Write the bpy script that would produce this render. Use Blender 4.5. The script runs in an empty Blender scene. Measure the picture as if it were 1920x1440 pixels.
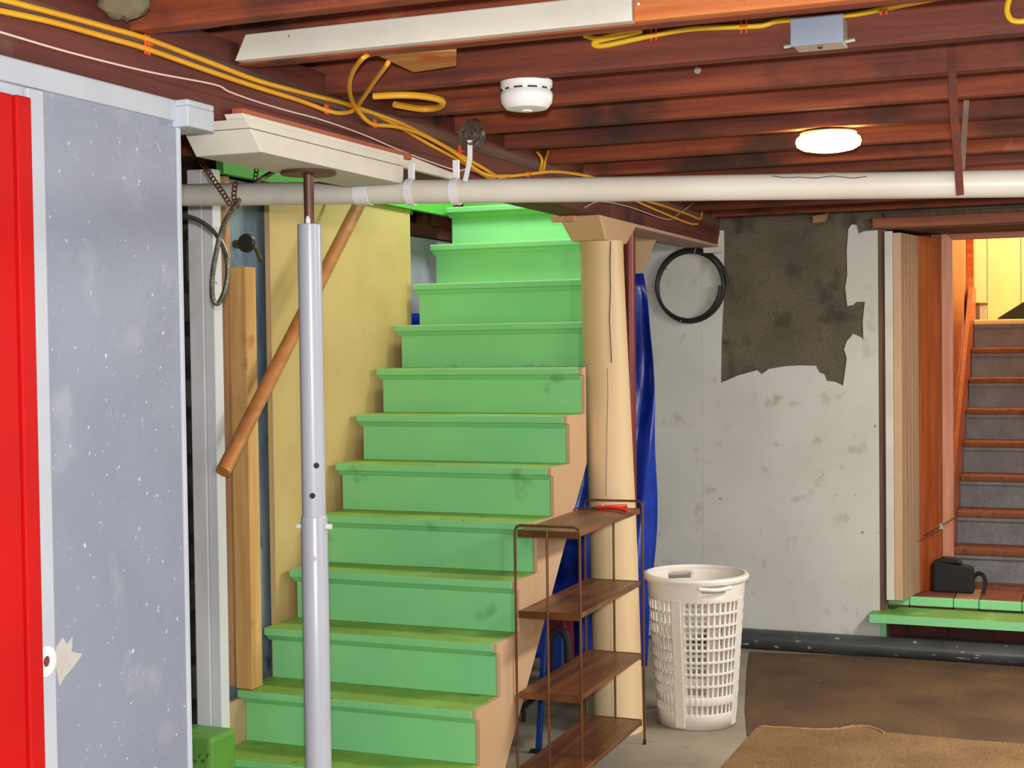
import bpy, bmesh, math, random
from mathutils import Vector, Matrix
random.seed(7)

# ------------------------------------------------------------------ camera
FPX, YAW, PITCH, ROLL, CAMH = 2684.8, .384038, .0270134, -.0129039, 1.6139
_cy, _sy, _cp, _sp = math.cos(YAW), math.sin(YAW), math.cos(PITCH), math.sin(PITCH)
CF = Vector((-_sy*_cp, _cy*_cp, -_sp)); _R = Vector((_cy, _sy, 0)); _U = _R.cross(CF)
_c, _s = math.cos(ROLL), math.sin(ROLL)
CR = _c*_R + _s*_U; CU = -_s*_R + _c*_U
CAM = Vector((0, 0, CAMH))
scene = bpy.context.scene
col = scene.collection
cd = bpy.data.cameras.new('camera'); cd.sensor_width = 36; cd.lens = FPX*36/1920
cd.clip_start = .02
cam = bpy.data.objects.new('camera', cd); col.objects.link(cam)
cam.matrix_world = Matrix(((CR.x, CU.x, -CF.x, 0), (CR.y, CU.y, -CF.y, 0), (CR.z, CU.z, -CF.z, CAMH), (0, 0, 0, 1)))
scene.camera = cam

# ------------------------------------------------------------------ world, lights, exposure
w = bpy.data.worlds.new('world'); scene.world = w; w.use_nodes = True
w.node_tree.nodes['Background'].inputs[0].default_value = (.9, .93, 1, 1)
w.node_tree.nodes['Background'].inputs[1].default_value = .25
scene.view_settings.view_transform = 'Standard'; scene.view_settings.look = 'None'
scene.view_settings.gamma = 1; scene.view_settings.use_curve_mapping = False
scene.view_settings.exposure = 0.0

def lamp(name, kind, loc, energy, color=(1, 1, 1), size=.05, rot=None, sizey=None):
    l = bpy.data.lights.new(name, kind); l.energy = energy; l.color = color
    if kind == 'AREA':
        l.shape = 'RECTANGLE'; l.size = size; l.size_y = sizey or size
    else:
        l.shadow_soft_size = size
    o = bpy.data.objects.new(name, l); col.objects.link(o); o.location = loc
    if rot: o.rotation_euler = rot
    return o
# the photographer's flash just above the lens
lamp('camera_flash', 'POINT', CAM + CU*.095 + CR*.005 - CF*.02, 310, (1, .985, .97), .03)
# area lights added as fill, out of frame to the right and behind
lamp('fill_light', 'AREA', (1.7, 3.0, 2.22), 40, (1, .98, .94), .3, (0, .55, 0), 1.3)
lamp('fill_light', 'AREA', (1.7, -1.0, 2.2), 135, (1, .98, .95), .3, (.75, .35, .45), 1.3)
lamp('fill_light', 'AREA', (.75, 5.6, 2.22), 78, (1, .96, .9), .25, (0, .35, 0), 1.2)
# lamp on the upper floor over the painted stairs, and over the far stair landing
lamp('upstairs_lamp', 'POINT', (-2.35, 5.9, 3.1), 70, (1, .97, .9), .12)
lamp('landing_lamp', 'POINT', (-.15, 9.75, 3.0), 66, (1, .84, .57), .1)

def _ray(px, py): return CF + CR*((px-960)/FPX) - CU*((py-720)/FPX)
def PX(px, py, X): r = _ray(px, py); return CAM + r*(X/r.x)
def PY(px, py, Y): r = _ray(px, py); return CAM + r*(Y/r.y)
def PZ(px, py, Z): r = _ray(px, py); return CAM + r*((Z-CAMH)/r.z)

# ------------------------------------------------------------------ materials
def srgb(r, g, b):
    f = lambda v: (v/255/12.92 if v/255 <= .04045 else ((v/255+.055)/1.055)**2.4)
    return (f(r), f(g), f(b), 1)
MATS = {}
def M(name, c, c2=None, sc=4, st=(1, 1, 1), rough=.6, bump=0, bsc=60, spots=(), metal=0, contrast=(.35, .65), fine=.0, spec=.5):
    """colour c blended to c2 by a world-position noise (stretched by st); spots = [(colour, scale, lo, hi, stretch)]"""
    m = bpy.data.materials.new(name); m.use_nodes = True; nt = m.node_tree; N = nt.nodes; L = nt.links
    b = N['Principled BSDF']; b.inputs['Roughness'].default_value = rough; b.inputs['Metallic'].default_value = metal
    b.inputs['Specular IOR Level'].default_value = spec
    g = N.new('ShaderNodeNewGeometry')
    def noise(scale, stretch=(1, 1, 1), detail=4):
        mp = N.new('ShaderNodeMapping'); mp.inputs['Scale'].default_value = stretch
        L.new(g.outputs['Position'], mp.inputs['Vector'])
        n = N.new('ShaderNodeTexNoise'); n.inputs['Scale'].default_value = scale; n.inputs['Detail'].default_value = detail
        L.new(mp.outputs[0], n.inputs['Vector']); return n.outputs['Fac']
    def ramp(fac, lo, hi, a=(0, 0, 0, 1), z=(1, 1, 1, 1)):
        r = N.new('ShaderNodeValToRGB'); r.color_ramp.elements[0].position = lo; r.color_ramp.elements[1].position = hi
        r.color_ramp.elements[0].color = a; r.color_ramp.elements[1].color = z
        L.new(fac, r.inputs[0]); return r.outputs[0]
    c = srgb(*c)
    if c2: cur = ramp(noise(sc, st), contrast[0], contrast[1], c, srgb(*c2))
    else:
        rgb = N.new('ShaderNodeRGB'); rgb.outputs[0].default_value = c; cur = rgb.outputs[0]
    def mix(fac, a, bcol, mode='MIX'):
        x = N.new('ShaderNodeMix'); x.data_type = 'RGBA'; x.blend_type = mode
        if isinstance(fac, (int, float)): x.inputs[0].default_value = fac
        else: L.new(fac, x.inputs[0])
        L.new(a, x.inputs[6])
        if isinstance(bcol, tuple): x.inputs[7].default_value = bcol
        else: L.new(bcol, x.inputs[7])
        return x.outputs[2]
    for s in spots:
        fac = ramp(noise(s[1], s[4] if len(s) > 4 else (1, 1, 1)), s[2], s[3])
        cur = mix(fac, cur, srgb(*s[0]))
    if fine:
        fn = ramp(noise(140, st), .3, .7, (1-fine, 1-fine, 1-fine, 1), (1+fine*.4,)*3+(1,))
        cur = mix(1.0, cur, fn, 'MULTIPLY')
    L.new(cur, b.inputs['Base Color'])
    if bump:
        bn = N.new('ShaderNodeBump'); bn.inputs['Strength'].default_value = bump; bn.inputs['Distance'].default_value = .004
        L.new(noise(bsc, st), bn.inputs['Height']); L.new(bn.outputs[0], b.inputs['Normal'])
    MATS[name] = m; return m
def emis(name, c, strength):
    m = bpy.data.materials.new(name); m.use_nodes = True; b = m.node_tree.nodes['Principled BSDF']
    b.inputs['Base Color'].default_value = (1, 1, 1, 1)
    b.inputs['Emission Color'].default_value = srgb(*c); b.inputs['Emission Strength'].default_value = strength
    MATS[name] = m; return m

def wood(name, c, c2, axis, **k):
    st = {'x': (.6, 9, 9), 'y': (9, .6, 9), 'z': (9, 9, .6)}[axis]
    k.setdefault('rough', .7); k.setdefault('bump', .25); k.setdefault('bsc', 14)
    return M(name, c, c2, sc=3, st=st, **k)
JD = ((70, 38, 31), 3.2, .53, .68)
wood('joist_wood', (108, 44, 28), (156, 76, 41), 'x', spots=[JD, ((190, 120, 85), 3.1, .68, .82)], fine=.25)
wood('joist_wood_b', (94, 40, 29), (132, 64, 40), 'x', spots=[JD], fine=.25)
wood('joist_wood_c', (116, 48, 28), (166, 80, 42), 'x', spots=[((66, 38, 31), 2.7, .53, .66), ((176, 128, 96), 6, .66, .8)], fine=.25)
wood('beam_wood', (84, 36, 30), (108, 52, 40), 'y', spots=[((112, 84, 72), 4, .6, .75), ((48, 26, 24), 3, .6, .7)], fine=.2)
wood('beam_top', (88, 62, 52), (112, 82, 66), 'y', fine=.2)
wood('raw_pine', (214, 160, 92), (232, 188, 122), 'z', spots=[((150, 84, 40), 7, .64, .76)], fine=.15)
wood('raw_pine_pink', (196, 142, 96), (214, 166, 118), 'z', spots=[((150, 96, 60), 6, .66, .8)], fine=.15)
wood('raw_ply', (196, 130, 62), (216, 156, 88), 'x', spots=[((214, 96, 34), 9, .58, .66)], fine=.15)
wood('raw_orange', (198, 104, 52), (222, 142, 74), 'x', spots=[((130, 60, 30), 8, .6, .75)], fine=.2)
wood('red_strip', (168, 82, 54), (188, 104, 70), 'y', fine=.2)
wood('rail_wood', (186, 116, 56), (204, 138, 74), 'y', rough=.45)
wood('shelf_wood', (88, 55, 32), (132, 82, 42), 'y', rough=.4, spots=[((58, 38, 28), 5, .55, .75)])
wood('varnish', (150, 70, 32), (178, 92, 44), 'z', rough=.35)
wood('varnish_x', (150, 76, 44), (172, 96, 58), 'x', rough=.4)
wood('varnish_pale', (186, 118, 88), (206, 144, 112), 'z', rough=.4)
wood('lintel_wood', (122, 66, 44), (152, 92, 62), 'x')
wood('stud_dark', (92, 68, 52), (116, 88, 68), 'z')
wood('fluted', (168, 134, 108), (182, 150, 122), 'z', rough=.6)
GR = ((134, 214, 148), (142, 222, 148))
GS = [((96, 150, 88), 5, .66, .8), ((70, 96, 56), 24, .76, .8)]
M('green_paint', *GR, sc=3, rough=.5, bump=.08, bsc=25, spots=GS)
M('green_tread', (128, 166, 62), (146, 186, 80), sc=5, rough=.55, bump=.1, bsc=30, spots=[((86, 104, 44), 14, .62, .76), ((124, 190, 108), 2.4, .56, .7), ((56, 58, 32), 46, .69, .72)])
M('green_bright', (96, 186, 74), (108, 198, 84), sc=3, rough=.5)
M('green_dull', (120, 176, 84), (104, 150, 66), sc=5, rough=.55, spots=[((134, 206, 120), 6, .55, .65)])
M('peach_paint', (208, 174, 138), (200, 164, 124), sc=3, rough=.55, bump=.1, bsc=25)
M('peach_log', (224, 199, 158), (214, 184, 140), sc=3, st=(1, 1, .3), rough=.5, bump=.15, bsc=12)
M('white_paint', (222, 219, 206), (208, 205, 192), sc=4, rough=.5, bump=.08, bsc=30)
M('white_blue', (188, 195, 205), (179, 186, 197), sc=4, rough=.5, bump=.1, bsc=30, spots=[((168, 162, 154), 14, .7, .76)])
M('white_board', (230, 232, 236), (212, 214, 218), sc=6, st=(1, 1, .3), rough=.6, bump=.2, bsc=30, spots=[((120, 112, 100), 18, .7, .76)])
M('grey_panel', (138, 146, 164), (132, 140, 158), sc=5, rough=.45, bump=.35, bsc=45, spots=[((206, 212, 224), 70, .675, .74), ((152, 159, 174), 7, .6, .75)])
M('red_paint', (194, 10, 10), (184, 8, 9), sc=4, rough=.6, spec=.25, bump=.1, spots=[((248, 130, 120), 22, .76, .79)])
M('yellow_panel', (210, 182, 122), (202, 172, 110), sc=4, rough=.6, bump=.15, bsc=30, spots=[((150, 120, 70), 30, .76, .8)])
M('blue_board', (146, 160, 164), (78, 102, 132), sc=3.5, st=(1, 1.6, .5), rough=.7, bump=.2, spots=[((44, 58, 84), 9, .6, .72)])
M('stone', (112, 102, 92), (82, 74, 68), sc=6, rough=.95, bump=.8, bsc=22, spots=[((176, 172, 168), 5, .64, .72)])
M('mortar', (58, 52, 46), (74, 66, 58), sc=8, rough=.95, bump=.5, bsc=30)
M('concrete_wall', (98, 92, 76), (116, 108, 88), sc=4, rough=.95, bump=.8, bsc=50, spots=[((74, 70, 58), 6, .54, .7)], fine=.5)
M('wall_white', (214, 215, 208), (204, 204, 196), sc=2.5, rough=.65, bump=.3, bsc=18, spots=[((176, 166, 148), 8, .6, .76), ((138, 122, 102), 20, .70, .75)], fine=.05)
M('floor_concrete', (166, 156, 136), (142, 132, 114), sc=3, rough=.75, bump=.2, bsc=30, spots=[((108, 100, 88), 7, .62, .75)], fine=.15)
M('carpet_far', (112, 84, 54), (90, 66, 43), sc=3, rough=1, bump=.8, bsc=180, spots=[((142, 118, 88), 12, .68, .8)], fine=.5)
M('carpet_near', (150, 117, 76), (130, 98, 61), sc=3.5, rough=1, bump=.8, bsc=180, spots=[((112, 84, 54), 9, .64, .8)], fine=.5)
M('pvc', (226, 222, 210), (214, 208, 194), sc=3, rough=.35)
M('pvc_white', (232, 232, 236), rough=.4)
M('steel_white', (186, 190, 202), (178, 182, 194), sc=3, rough=.3, spots=[((120, 90, 70), 30, .78, .8)])
M('steel_brown', (112, 68, 54), (92, 66, 58), sc=14, rough=.45, metal=.4)
M('rust', (120, 62, 44), (96, 52, 40), sc=20, rough=.8, metal=.3)
M('rod_brown', (122, 82, 46), (104, 66, 38), sc=10, rough=.45, metal=.5)
M('basket_plastic', (232, 229, 220), (226, 221, 208), sc=3, rough=.4)
M('tarp_blue', (24, 60, 176), (14, 38, 130), sc=7, rough=.28, bump=.5, bsc=16)
M('cable_yellow', (236, 178, 40), (226, 160, 38), sc=5, rough=.45)
M('cable_flat', (232, 192, 36), rough=.45)
M('staple', (236, 92, 44), rough=.4)
M('wire_white', (232, 208, 196), rough=.5)
M('cable_metal', (150, 147, 134), (112, 110, 100), sc=30, rough=.35, metal=.7, bump=.6, bsc=160)
M('black_rubber', (30, 30, 30), rough=.45)
M('black_fabric', (20, 21, 20), (28, 28, 26), sc=10, rough=.8)
M('red_pipe', (132, 40, 34), (116, 34, 30), sc=6, rough=.4)
M('dark_pipe', (74, 78, 80), (58, 61, 62), sc=4, rough=.35, spots=[((180, 180, 176), 14, .67, .71, (1, 1, 3))])
M('box_grey', (150, 160, 178), (140, 150, 168), sc=6, rough=.45, metal=.1)
M('galv', (196, 190, 176), (176, 170, 156), sc=8, rough=.4, metal=.4)
M('detector_white', (236, 236, 234), rough=.4)
M('dark_slot', (40, 38, 36), rough=.8)
M('brass', (104, 96, 54), (80, 74, 44), sc=20, rough=.5, metal=.4)
M('pink_plaster', (196, 160, 140), (186, 148, 128), sc=4, rough=.7)
M('brick_red', (138, 74, 60), (120, 62, 52), sc=14, rough=.9, bump=.5, bsc=60)
M('brick_tan', (172, 134, 92), (158, 118, 80), sc=14, rough=.9, bump=.5, bsc=60)
M('brick_dark', (92, 48, 42), (78, 42, 38), sc=12, rough=.9, bump=.5, bsc=60)
M('riser_grey', (132, 132, 132), (116, 116, 118), sc=8, rough=.8, fine=.3)
M('tread_carpet', (150, 92, 58), (128, 76, 50), sc=16, rough=1, bump=1, bsc=120, fine=.5)
M('cream_plank', (236, 216, 160), (228, 206, 148), sc=2, st=(3, 3, .3), rough=.6)
M('plastic_red', (220, 40, 36), rough=.35)
M('bright_plastic', (112, 176, 74), (98, 158, 62), sc=6, rough=.5)
M('steel_blue', (30, 62, 128), rough=.35, metal=.3)
M('wad', (132, 124, 96), (104, 96, 76), sc=10, rough=.95, bump=.6)
M('strap_clear', (104, 90, 82), (70, 56, 50), sc=40, rough=.25)
M('strap_dull', (118, 92, 80), (100, 78, 68), sc=20, rough=.6, metal=.3)
M('grey_bin', (168, 160, 150), rough=.6)
M('subfloor', (70, 42, 34), (84, 52, 42), sc=4, st=(6, .6, 6), rough=.9)
M('cream_patch', (190, 187, 184), (182, 178, 174), sc=20, rough=.7)
M('plain_grey', (190, 188, 182), (176, 174, 168), sc=2, rough=.8)
emis('lamp_glow', (255, 206, 120), 34)

# ------------------------------------------------------------------ mesh helpers
WL = {}
def spline(p, n=7):
    p = [Vector(q) for q in p]; o = []
    for i in range(len(p)-1):
        a = p[i-1] if i else p[0]*2-p[1]; b = p[i]; c = p[i+1]; d = p[i+2] if i+2 < len(p) else p[-1]*2-p[-2]
        for k in range(n):
            t = k/n
            o.append(.5*((2*b)+(c-a)*t+(2*a-5*b+4*c-d)*t*t+(3*b-a-3*c+d)*t**3))
    o.append(p[-1]); return o
class MB:
    def __init__(s): s.v = []; s.f = []; s.m = []; s.cm = 0
    def add(s, vs, fs):
        b = len(s.v); s.v += [Vector(v) for v in vs]
        for f in fs: s.f.append([b+i for i in f]); s.m.append(s.cm)
        return s
    def box(s, x0, x1, y0, y1, z0, z1):
        return s.add([(x0,y0,z0),(x1,y0,z0),(x1,y1,z0),(x0,y1,z0),(x0,y0,z1),(x1,y0,z1),(x1,y1,z1),(x0,y1,z1)],
                     [(3,2,1,0),(4,5,6,7),(0,1,5,4),(1,2,6,5),(2,3,7,6),(3,0,4,7)])
    def hexa(s, lo, hi):
        """two quads (lists of 4 points) joined to a solid"""
        return s.add(list(lo)+list(hi), [(3,2,1,0),(4,5,6,7),(0,1,5,4),(1,2,6,5),(2,3,7,6),(3,0,4,7)])
    def prism(s, pts, axis, a0, a1):
        mk = {'x': lambda p, a: (a, p[0], p[1]), 'y': lambda p, a: (p[0], a, p[1]), 'z': lambda p, a: (p[0], p[1], a)}[axis]
        n = len(pts)
        return s.add([mk(p, a0) for p in pts]+[mk(p, a1) for p in pts],
                     [list(range(n))[::-1], list(range(n, 2*n))]+[(i, (i+1) % n, n+(i+1) % n, n+i) for i in range(n)])
    def bar(s, a, b, w, h, up=(0, 0, 1)):
        a, b = Vector(a), Vector(b); d = (b-a).normalized(); sd = d.cross(Vector(up)).normalized(); u = sd.cross(d)
        q = lambda p: [p-sd*w/2-u*h/2, p+sd*w/2-u*h/2, p+sd*w/2+u*h/2, p-sd*w/2+u*h/2]
        return s.hexa(q(a), q(b))
    def tube(s, pts, r, n=10, caps=True, closed=False):
        pts = [Vector(p) for p in pts]; N = len(pts)
        rs = r if isinstance(r, (list, tuple)) else [r]*N
        t0 = (pts[1]-pts[0]).normalized()
        u = t0.orthogonal().normalized(); vs = []
        for i, p in enumerate(pts):
            if closed: t = (pts[(i+1) % N]-pts[i-1]).normalized()
            else: t = (pts[min(i+1, N-1)]-pts[max(i-1, 0)]).normalized()
            u = (u - t*u.dot(t)).normalized(); w_ = t.cross(u)
            vs += [p+(u*math.cos(2*math.pi*k/n)+w_*math.sin(2*math.pi*k/n))*rs[i] for k in range(n)]
        fs = []
        for i in range(N if closed else N-1):
            j = (i+1) % N
            fs += [(i*n+k, i*n+(k+1) % n, j*n+(k+1) % n, j*n+k) for k in range(n)]
        if caps and not closed: fs += [list(range(n))[::-1], list(range((N-1)*n, N*n))]
        return s.add(vs, fs)
    def lathe(s, prof, c, n=24, axis='z', closed_ends=True):
        c = Vector(c); vs = []
        for r, z in prof:
            for k in range(n):
                a = 2*math.pi*k/n; x, y = r*math.cos(a), r*math.sin(a)
                vs.append(c+Vector({'z': (x, y, z), 'x': (z, x, y), 'y': (y, z, x)}[axis]))
        m = len(prof)
        fs = [(i*n+k, i*n+(k+1) % n, (i+1)*n+(k+1) % n, (i+1)*n+k) for i in range(m-1) for k in range(n)]
        if closed_ends: fs += [list(range(n))[::-1], list(range((m-1)*n, m*n))]
        return s.add(vs, fs)
    def ring(s, c, R, r, axis, n=40, k=10):
        c = Vector(c); ax = Vector(axis).normalized(); u = ax.orthogonal().normalized(); v = ax.cross(u)
        return s.tube([c+(u*math.cos(2*math.pi*i/n)+v*math.sin(2*math.pi*i/n))*R for i in range(n)], r, k, closed=True)
    def build(s, name, mat, parent=None, bevel=0, smooth=False, solid=0, kind=None, label=None):
        c = Vector([(min(v[i] for v in s.v)+max(v[i] for v in s.v))/2 for i in range(3)])
        me = bpy.data.meshes.new(name); me.from_pydata([v-c for v in s.v], [], s.f)
        for q in (mat if isinstance(mat, (list, tuple)) else [mat]): me.materials.append(MATS[q])
        for p, mi in zip(me.polygons, s.m): p.material_index = mi
        bm = bmesh.new(); bm.from_mesh(me); bmesh.ops.recalc_face_normals(bm, faces=bm.faces); bm.to_mesh(me); bm.free()
        if smooth: me.shade_smooth() if smooth is True else me.shade_smooth()
        o = bpy.data.objects.new(name, me); col.objects.link(o)
        if smooth == 'auto':
            for p in me.polygons: p.use_smooth = True
            me.set_sharp_from_angle(angle=math.radians(40))
        WL[o] = c
        if parent: o.parent = parent; o.location = c-WL[parent]
        else: o.location = c
        if solid:
            q = o.modifiers.new('solid', 'SOLIDIFY'); q.thickness = solid; q.offset = 0
        if bevel:
            q = o.modifiers.new('bevel', 'BEVEL'); q.width = bevel; q.segments = 2; q.limit_method = 'ANGLE'; q.angle_limit = math.radians(40)
        if kind: o['kind'] = kind
        if label: o['label'] = label
        return o
def thing(name, label, cat, loc, group=None, kind=None):
    o = bpy.data.objects.new(name, None); col.objects.link(o); o.empty_display_size = .05; o.location = loc; WL[o] = Vector(loc)
    if label: o['label'] = label
    if cat: o['category'] = cat
    if group: o['group'] = group
    if kind: o['kind'] = kind
    return o
def tag(o, label, cat, group=None):
    o['label'] = label; o['category'] = cat
    if group: o['group'] = group
    return o
def box(*a): return MB().box(*a)

# ------------------------------------------------------------------ room shell
JB = 2.27             # underside of the joists
YB = 7.5              # back wall face
XBF = -1.83           # room side face of the main beam / partition
BB = 2.137            # beam underside
fl = box(-3.4, 3.4, -2.8, 11.2, -.12, 0).build('floor', 'floor_concrete', kind='structure')
ce = MB().box(-1.95, 3.4, -2.8, 8.0, 2.475, 2.5).box(-3.4, -1.95, -2.8, 4.2, 2.475, 2.5).box(-3.4, -1.95, 7.0, 8.0, 2.475, 2.5).build('ceiling', 'subfloor', kind='structure')
jm = ['joist_wood', 'joist_wood_b', 'joist_wood_c']
for k in range(-14, 11):
    y = 3.263+.405*k; x0 = -3.2 if (y < 4.2 or y > 6.9) else -1.99
    d = random.uniform(-.004, .004)
    b = MB().box(x0, 3.38, y, y+.047, JB+d if k not in (-1,) else JB, 2.474)
    b.build('joist', jm[(k*2+1) % 3], ce, bevel=.004)
box(-3.4, 3.4, -2.8, -2.65, 0, 2.475).build('wall_rear', 'plain_grey', kind='structure')
box(3.25, 3.4, -2.65, 8.0, 0, 2.475).build('wall_right', 'plain_grey', kind='structure')
# back wall: bare cement core, doorway, skin of white paint with a flaked-off patch
wb = MB().box(-3.25, -1.005, YB, YB+.2, 0, 2.474).box(.2, 3.25, YB, YB+.2, 0, 2.474).box(-1.005, .2, YB+.0, YB+.2, 2.262, 2.474).build('wall_back', 'concrete_wall', kind='structure')
pa = lambda x, y: (lambda q: (q.x, q.z))(PY(x, y, YB))
patch = [(1358, 470), (1357, 560), (1353, 640), (1352, 718), (1384, 704), (1420, 694), (1428, 702), (1442, 692), (1470, 687), (1500, 685),
         (1530, 686), (1536, 698), (1546, 702), (1550, 714), (1566, 716), (1581, 723), (1584, 702), (1588, 672), (1583, 655), (1588, 640),
         (1600, 626), (1614, 632), (1619, 637), (1618, 600), (1622, 566), (1606, 566), (1600, 572), (1589, 574), (1585, 540), (1589, 516),
         (1588, 470), (1591, 430), (1597, 421), (1606, 422), (1610, 438), (1620, 434), (1641, 432)]
outl = [pa(*p) for p in patch]
xr, xl = outl[-1][0]+.002, -1.93
pts = [(xl, .02), (-1.005, .02), (-1.005, outl[-1][1])] + outl[::-1] + [(outl[0][0], 2.21), (xl, 2.21)]
MB().prism(pts, 'y', YB-.007, YB).build('paint_skin', 'wall_white', wb, label='white paint skin with a big flaked-off patch')
MB().box(.2, 3.24, YB-.006, YB, .02, 2.25).build('paint_skin', 'wall_white', wb)
MB().box(-3.2, xl, YB-.006, YB, .02, 2.25).build('paint_skin', 'wall_white', wb)
# foundation wall of stone on the left, stones proud of the mortar where the photo shows them
wl = box(-3.4, -3.16, -2.65, 8.0, 0, 2.475).build('wall_left', 'mortar', kind='structure')
rr = random.Random(3)
z = .02
while z < 2.1:
    h = rr.uniform(.1, .2); y = 4.1+rr.uniform(0, .12)
    while y < 4.62:
        l = rr.uniform(.12, .26); p = rr.uniform(.02, .06)
        MB().hexa([(-3.16, y+.01, z+.01), (-3.16, y+l-.012, z+.008), (-3.16, y+l-.01, z+h-.012), (-3.16, y+.008, z+h-.01)],
                  [(-3.16+p, y+.03, z+.025), (-3.16+p*.8, y+l-.03, z+.03), (-3.16+p, y+l-.035, z+h-.03), (-3.16+p*.9, y+.03, z+h-.03)]).build('stone', 'stone', wl, bevel=.012)
        y += l
    z += h
# partition beneath the beam on the left: grey board, white batten, red door boards
py_ = lambda x, y: PX(x, y, XBF).y
Yend, Ya, Yb_, Yc = py_(340, 700), py_(84, 700), py_(54, 700), py_(25, 700)
wp = MB().box(XBF-.11, XBF, -2.65, Yend, 0, BB-.002).build('wall_partition', 'white_blue', kind='structure')
box(XBF, XBF+.006, Ya+.004, Yend-.012, .0, BB-.03).build('wall_board', 'grey_panel', wp, bevel=.002)
box(XBF, XBF+.011, Yend-.012, Yend, .0, BB-.03).build('corner_strip', 'white_blue', wp, bevel=.002)
box(XBF, XBF+.012, Yb_, Ya, .0, BB-.035).build('batten', 'white_blue', wp, bevel=.003)
box(XBF, XBF+.015, .4, Yend, BB-.034, BB+.012).build('head_trim', 'white_blue', wp, bevel=.004)
dr = thing('door_1', None, None, (XBF, 1.9, 0), kind='structure')
box(XBF, XBF+.02, Yc+.002, Yb_, .0, BB-.055).build('stile', 'red_paint', dr, bevel=.003)
box(XBF, XBF+.014, 1.2, Yc-.001, .0, BB-.055).build('door_leaf', 'red_paint', dr, bevel=.003)
e = thing('escutcheon', 'white round lock plate with an open brown hole, on white batten beside red door', 'lock plate', PX(85, 1240, XBF+.0125))
pp = [PX(x, y, XBF+.007) for x, y in ((106, 1212), (118, 1196), (126, 1208), (136, 1194), (134, 1222), (155, 1226), (138, 1250), (122, 1268), (112, 1286), (108, 1262), (102, 1240))]
MB().prism([(p.y, p.z) for p in pp], 'x', XBF+.006, XBF+.0072).build('bare_patch', 'cream_patch', wp)
c = WL[e]
MB().lathe([(.029, 0), (.0285, .003), (.024, .0045), (.0105, .0045), (.0105, .001)], c, 28, 'x', False).build('plate', 'pvc_white', e, smooth='auto')
MB().lathe([(.011, .0), (.011, .0012)], c, 16, 'x').build('hole', 'rust', e)
MB().lathe([(.0022, .004), (.002, .0055)], c+Vector((0, -.018, -.011)), 10, 'x').build('screw', 'dark_slot', e)

# ------------------------------------------------------------------ main beam and what is fixed to it
bm_ = thing('ceiling_beam', 'long dark brown timber main beam running from red door towards back wall', 'beam', (XBF-.085, 4, BB))
MB().prism([(XBF-.17, BB), (XBF-.006, BB), (XBF, BB+.045), (XBF+.004, BB+.05), (XBF+.004, JB+.05), (XBF-.17, JB+.05)], 'y', -1.5, YB-.01).build('timber', 'beam_wood', bm_)
MB().box(XBF-.17, XBF+.01, -1.5, YB-.01, JB-.035, JB-.001).build('ledger', 'beam_top', bm_, bevel=.006)
# white box bolster over the jack post
bo = thing('beam_bolster', 'white painted wooden bolster with slanted end, above the steel jack post', 'bolster', (-1.865, 3.2, 2.07))
xw = -1.776
q_ = PX(457, 213, xw); y0, zq = q_.y, q_.z
y1, ys = PX(757, 308, xw).y, PX(490, 287, xw).y
ye_ = lambda z: ys+(y0-ys)*(z-2.068)/(zq-2.068)
MB().prism([(ye_(2.068), 2.068), (y1-.02, 2.068), (y1-.004, 2.08), (y1, 2.1165), (ye_(2.1165), 2.1165)], 'x', -1.955, xw).build('block', 'white_paint', bo, bevel=.002)
sbm = MB().prism([(ye_(2.118), 2.118), (y1, 2.118), (y1, BB-.001), (ye_(BB), BB-.001)], 'x', -1.955, xw)
sbm.prism([(ye_(BB)-.004, BB-.0012), (y1, BB-.0012), (y1, BB+.01), (ye_(BB+.01)-.004, BB+.01)], 'x', XBF+.005, xw)
sbm.build('side_board', 'white_paint', bo, bevel=.001)
box(XBF+.004, XBF+.03, y0+.03, y1+.1, BB+.0105, BB+.028).build('batten', 'red_strip', bm_)
xf = XBF+.045
sb = MB().box(-1.96, xf, PX(352, 215, xf).y, PX(402, 220, xf).y, PX(352, 236, xf).z, BB-.001).box(XBF+.006, xf, PX(352, 215, xf).y, PX(402, 220, xf).y, BB-.0011, BB+.012).build('beam_filler', 'white_blue', bevel=.003)
tag(sb, 'short white painted filler block between grey partition and beam bolster', 'block')
pb = MB().prism([(PX(757, 305, XBF+.02).y, BB-.012), (PX(850, 335, XBF+.02).y, BB-.012), (PX(862, 338, XBF+.02).y, BB+.006), (PX(757, 305, XBF+.02).y, BB+.028)], 'x', XBF, XBF+.018).build('beam_patch', 'white_paint', bevel=.002)
tag(pb, 'pale tapered board nailed low on the beam beside the white pipe hooks', 'board')
# jack post
PC = PX(580, 420, -1.865); PY0 = PC.y; pxc = -1.865
jp = thing('jack_post', 'white telescopic steel jack post standing in front of the green stairs', 'post', (pxc, PY0, 0))
ztop = PX(580, 422, pxc).z; zj = PX(597, 968, pxc).z
MB().lathe([(.0345, .008), (.0345, zj), (.033, zj+.004), (.031, zj+.004)], (pxc, PY0, 0), 32).build('lower_tube', 'steel_white', jp, smooth='auto')
MB().lathe([(.031, zj), (.031, ztop), (.029, ztop+.002), (.016, ztop+.002)], (pxc, PY0, 0), 32).build('upper_tube', 'steel_white', jp, smooth='auto')
MB().lathe([(.013, ztop-.02), (.013, 2.062)], (pxc, PY0, 0), 20).build('screw_jack', 'steel_brown', jp, smooth='auto')
MB().lathe([(.006, ztop), (.007, ztop+.012), (.003, ztop+.022)], (pxc+.004, PY0-.014, 0), 12).build('paint_drip', 'pvc_white', jp, smooth='auto')
MB().lathe([(.07, 2.059), (.072, 2.061), (.07, 2.0675)], (pxc, PY0, 0), 32).build('head_plate', 'steel_brown', jp, smooth='auto')
MB().box(pxc-.075, pxc+.075, PY0-.075, PY0+.075, 0, .008).build('base_plate', 'steel_white', jp)
zp = PX(597, 985, pxc).z
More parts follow.
